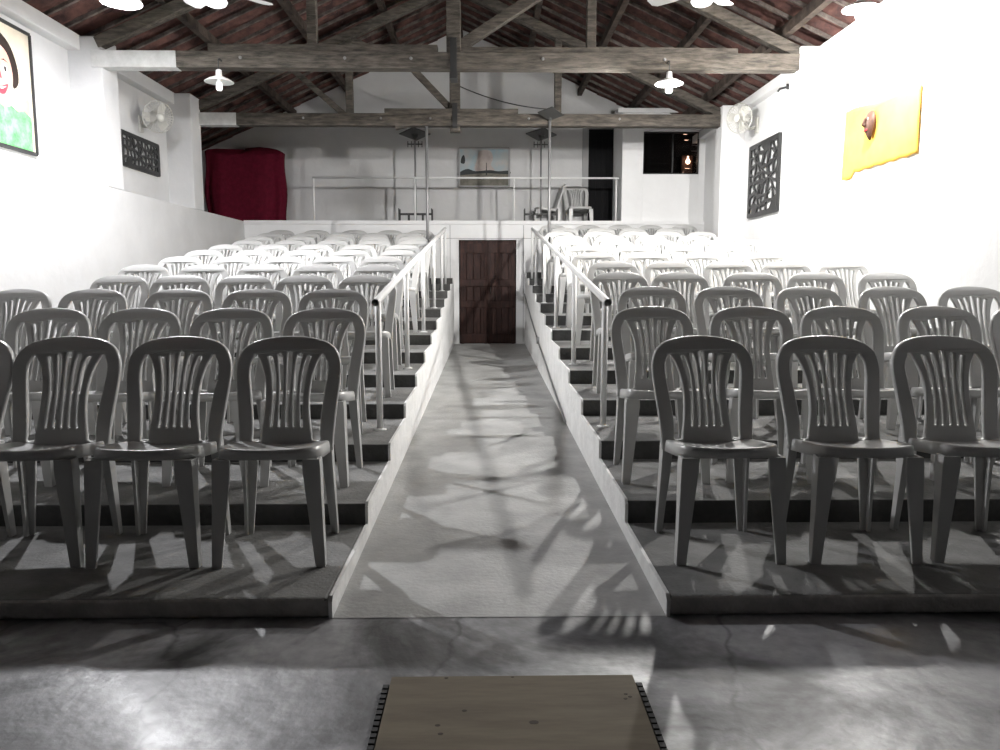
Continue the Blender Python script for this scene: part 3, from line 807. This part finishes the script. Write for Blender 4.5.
# ---------------------------------------------------------------- seascape on the gable wall
t = thing('seascape_painting', 'framed seascape painting on the white wall behind the platform railing', 'picture', (-0.045, YG, 2.93))
def P3(u, v, w): return (u, -w, v)
hw, hh = 0.45, 0.67
b = MB()
b.prism([(-hw, 0), (hw, 0), (hw, hh), (-hw, hh)], P3, 0.005, 0.02, 0)
b.prism(cat([(-0.16, 0.28), (-0.12, 0.5), (-0.08, 0.62), (0.1, 0.63), (0.16, 0.5), (0.12, 0.38), (0.18, 0.28)], 4, True), P3, 0.02, 0.0215, 1)
b.prism([(-hw, 0), (hw, 0), (hw, 0.25), (-hw, 0.25)], P3, 0.0205, 0.022, 2)
b.prism(cat([(-hw + .01, 0.25), (-0.3, 0.31), (-0.15, 0.27), (0.1, 0.29), (0.25, 0.27), (hw - .01, 0.28), (hw - .01, 0.22), (0, 0.235), (-hw + .01, 0.2)], 4, True), P3, 0.022, 0.0232, 3)
b.prism(cat([(-0.42, 0.42), (-0.40, 0.52), (-0.36, 0.55), (-0.34, 0.46), (-0.36, 0.40)], 4, True), P3, 0.0215, 0.0228, 3)
b.prism([(0.03, 0.2), (0.05, 0.2), (0.045, 0.42), (0.035, 0.42)], P3, 0.0232, 0.024, 3)
b.obj('canvas', [M['sky'], M['sunset'], M['sea'], M['land']], t)
b = MB()
for p, q in (((-hw, 0), (hw, 0)), ((hw, 0), (hw, hh)), ((hw, hh), (-hw, hh)), ((-hw, hh), (-hw, 0))):
    b.beam((p[0], -0.02, p[1]), (q[0], -0.02, q[1]), 0.035, 0.04, up=(0, 1, 0))
b.obj('frame', M['grey_paint'], t)

# ---------------------------------------------------------------- red cloth draped on the platform
b = MB(); n = 64; rings = []
for j in range(15):
    s = j / 14
    ring = []
    z = PLZ + 0.02 + (1.36) * s
    for k in range(n):
        a = 2 * PI * k / n
        c, s_ = math.cos(a), math.sin(a)
        x = (abs(c) ** 0.45) * (1 if c > 0 else -1); y = (abs(s_) ** 0.5) * (1 if s_ > 0 else -1)
        fold = 0.035 * math.sin(a * 9 + 1.3 * math.sin(s * 3)) * (1 - 0.75 * s) + 0.02 * math.sin(a * 17 + s * 2) * (1 - s)
        wx = 0.66 + 0.03 * s - 0.02 * math.sin(s * 9) + fold * 0.5
        wy = 0.17 + fold
        zz = z + (0.06 * math.sin(x * 3.4 - 0.6) if s > 0.7 else 0) * (s - 0.7) / 0.3
        ring.append((x * wx, y * wy, zz))
    rings.append(ring)
for sc, dz in ((0.93, 0.035), (0.7, 0.05), (0.35, 0.05), (0.02, 0.045)):
    rings.append([(x * sc, y * sc, z + dz) for x, y, z in rings[14]])
b.loft(rings, 0, True)
o = b.obj('draped_cloth', M['red']); o.location = (-4.22, 13.88, 0)
for v in o.data.vertices: v.co.z -= PLZ
o.location.z = PLZ
tag(o, 'dark red cloth draped over a bulky pile at the back left', 'cloth')

# ---------------------------------------------------------------- stands and props at the back
def prop_pole(x, y, k, ztop, label, plate):
    z0 = tz(k, 'left' if x < 0 else 'right')
    t = thing('prop_pole', label, 'pole', (x, y, z0), 0, 'slim posts at the farther truss')
    b = MB(); b.tube([(0, 0, 0), (0, 0, ztop - z0)], 0.021, 8); b.obj('pole', M['grey_metal'], t)
    b = MB(); b.lathe([(0.05, 0), (0.05, 0.006), (0.025, 0.012)], n=12); b.obj('foot', M['grey_metal'], t)
    b = MB()
    if plate:
        R = Matrix.Rotation(-0.28, 3, 'X') @ Matrix.Rotation(PI / 4 + 0.1, 3, 'Z')
        b.prism([(-0.145, -0.145), (0.145, -0.145), (0.145, 0.145), (-0.145, 0.145)], lambda u, v, w: tuple(R @ Vector((u, v * 0.85, w)) + Vector((0.0, -0.16, ztop - z0 + 0.02))), -0.008, 0.008)
        b.lathe([(0.022, -0.05), (0.05, -0.01)], (0, -0.03, ztop - z0 + 0.01), 10)
    else:
        b.lathe([(0.025, -0.012), (0.05, -0.006), (0.05, 0)], (0, 0, ztop - z0), 12)
    b.obj('head_plate', M['plate'], t)
prop_pole(-0.86, 11.38, 11, 3.44, 'slim grey steel post left of the ramp propping the farther truss', False)
prop_pole(0.90, 11.295, 11, 3.54, 'slim grey steel post with a flat plate on top, right of the ramp', True)
def plate_stand(x, y, ztop, rot, label):
    t = thing('plate_stand', label, 'stand', (x, y, PLZ), 0, 'tall dark stands with a flat top plate')
    h = ztop - PLZ
    b = MB(); b.tube([(0, 0, 0.1), (0, 0, h)], 0.016, 8); b.obj('pole', M['grey_metal'], t)
    b = MB()
    for yy in (-0.09, 0.09):
        b.beam((-0.29, yy, 0.33), (0.29, yy, 0.33), 0.02, 0.02); b.beam((-0.29, yy, 0.2), (0.29, yy, 0.2), 0.02, 0.02)
        for xx in (-0.28, -0.12, 0.12, 0.28): b.beam((xx, yy, 0.0), (xx, yy, 0.42 if abs(xx) > 0.2 else 0.34), 0.02, 0.02)
    for xx in (-0.28, 0.0, 0.28): b.beam((xx, -0.09, 0.2), (xx, 0.09, 0.2), 0.02, 0.02)
    b.obj('base_rack', M['black_metal'], t)
    b = MB(); q = Matrix.Rotation(rot, 3, 'Z')
    R = Matrix.Rotation(-0.22, 3, 'X') @ q
    pl = [(-0.19, -0.19), (0.19, -0.19), (0.19, 0.19), (-0.19, 0.19)]
    b.prism(pl, lambda u, v, w: tuple(R @ Vector((u, v, w)) + Vector((0, 0, h))), -0.008, 0.008)
    b.lathe([(0.02, -0.1), (0.06, -0.02)], (0, 0, h), 10); b.obj('top_plate', M['plate'], t)
    b = MB(); b.beam((-0.13, 0, h - 0.17), (0.13, 0, h - 0.17), 0.02, 0.02)
    for xx in (-0.12, -0.06, 0.06, 0.12): b.beam((xx, 0, h - 0.22), (xx, 0, h - 0.12), 0.014, 0.014)
    b.obj('crossbar', M['black_metal'], t)
plate_stand(-1.22, 13.5, 3.72, PI / 4, 'tall dark plate-topped stand on the platform left of the seascape painting')
plate_stand(0.93, 13.5, 3.72, PI / 4 + 0.1, 'tall dark plate-topped stand on the platform right of the seascape painting')

# slack wire between the trusses' king posts and the gable
b = MB()
pts = []
for i in range(13):
    s = i / 12
    pts.append((XK + 0.06 + s * 1.43, 11.43, 4.0 - 0.62 * s + 0.30 * s * s))
b.tube(pts, 0.009, 6)
tag(b.obj('slack_wire', M['black_metal']), 'thin black wire sagging from the farther truss king post', 'wire')

# ---------------------------------------------------------------- plywood board on the floor
t = thing('plywood_board', 'brown plywood board lying on the cement floor at the bottom of the view', 'board', (0.075, 1.6, 0.0))
b = MB(); b.box((-0.365, -0.75, 0.0), (0.365, 0.61, 0.022))
for kx, ky, kr in ((0.05, 0.36, 0.009), (0.325, 0.50, 0.004), (0.335, 0.485, 0.004), (0.32, 0.475, 0.004), (-0.21, 0.35, 0.005), (-0.20, 0.31, 0.005), (-0.14, 0.42, 0.005), (0.0, 0.602, 0.003), (-0.20, 0.60, 0.004)):
    b.prism([(kx + kr * 1.5 * math.cos(a * PI / 5), ky + kr * math.sin(a * PI / 5)) for a in range(10)], lambda u, v, w: (u, v, w), 0.0215, 0.0226, 1)
b.obj('panel', [M['ply'], M['knot']], t)
for sg in (-1, 1):
    b = MB()
    b.box((sg * 0.378 - 0.009, -0.75, 0.0), (sg * 0.378 + 0.009, 0.58, 0.014))
    for i in range(48):
        y = -0.74 + i * 0.0275
        b.box((sg * 0.378 - 0.008, y, 0.014), (sg * 0.378 + 0.008, y + 0.018, 0.018))
    o = b.obj('edge_strip', M['rubber'], t); o['label'] = 'black ribbed edge strip'
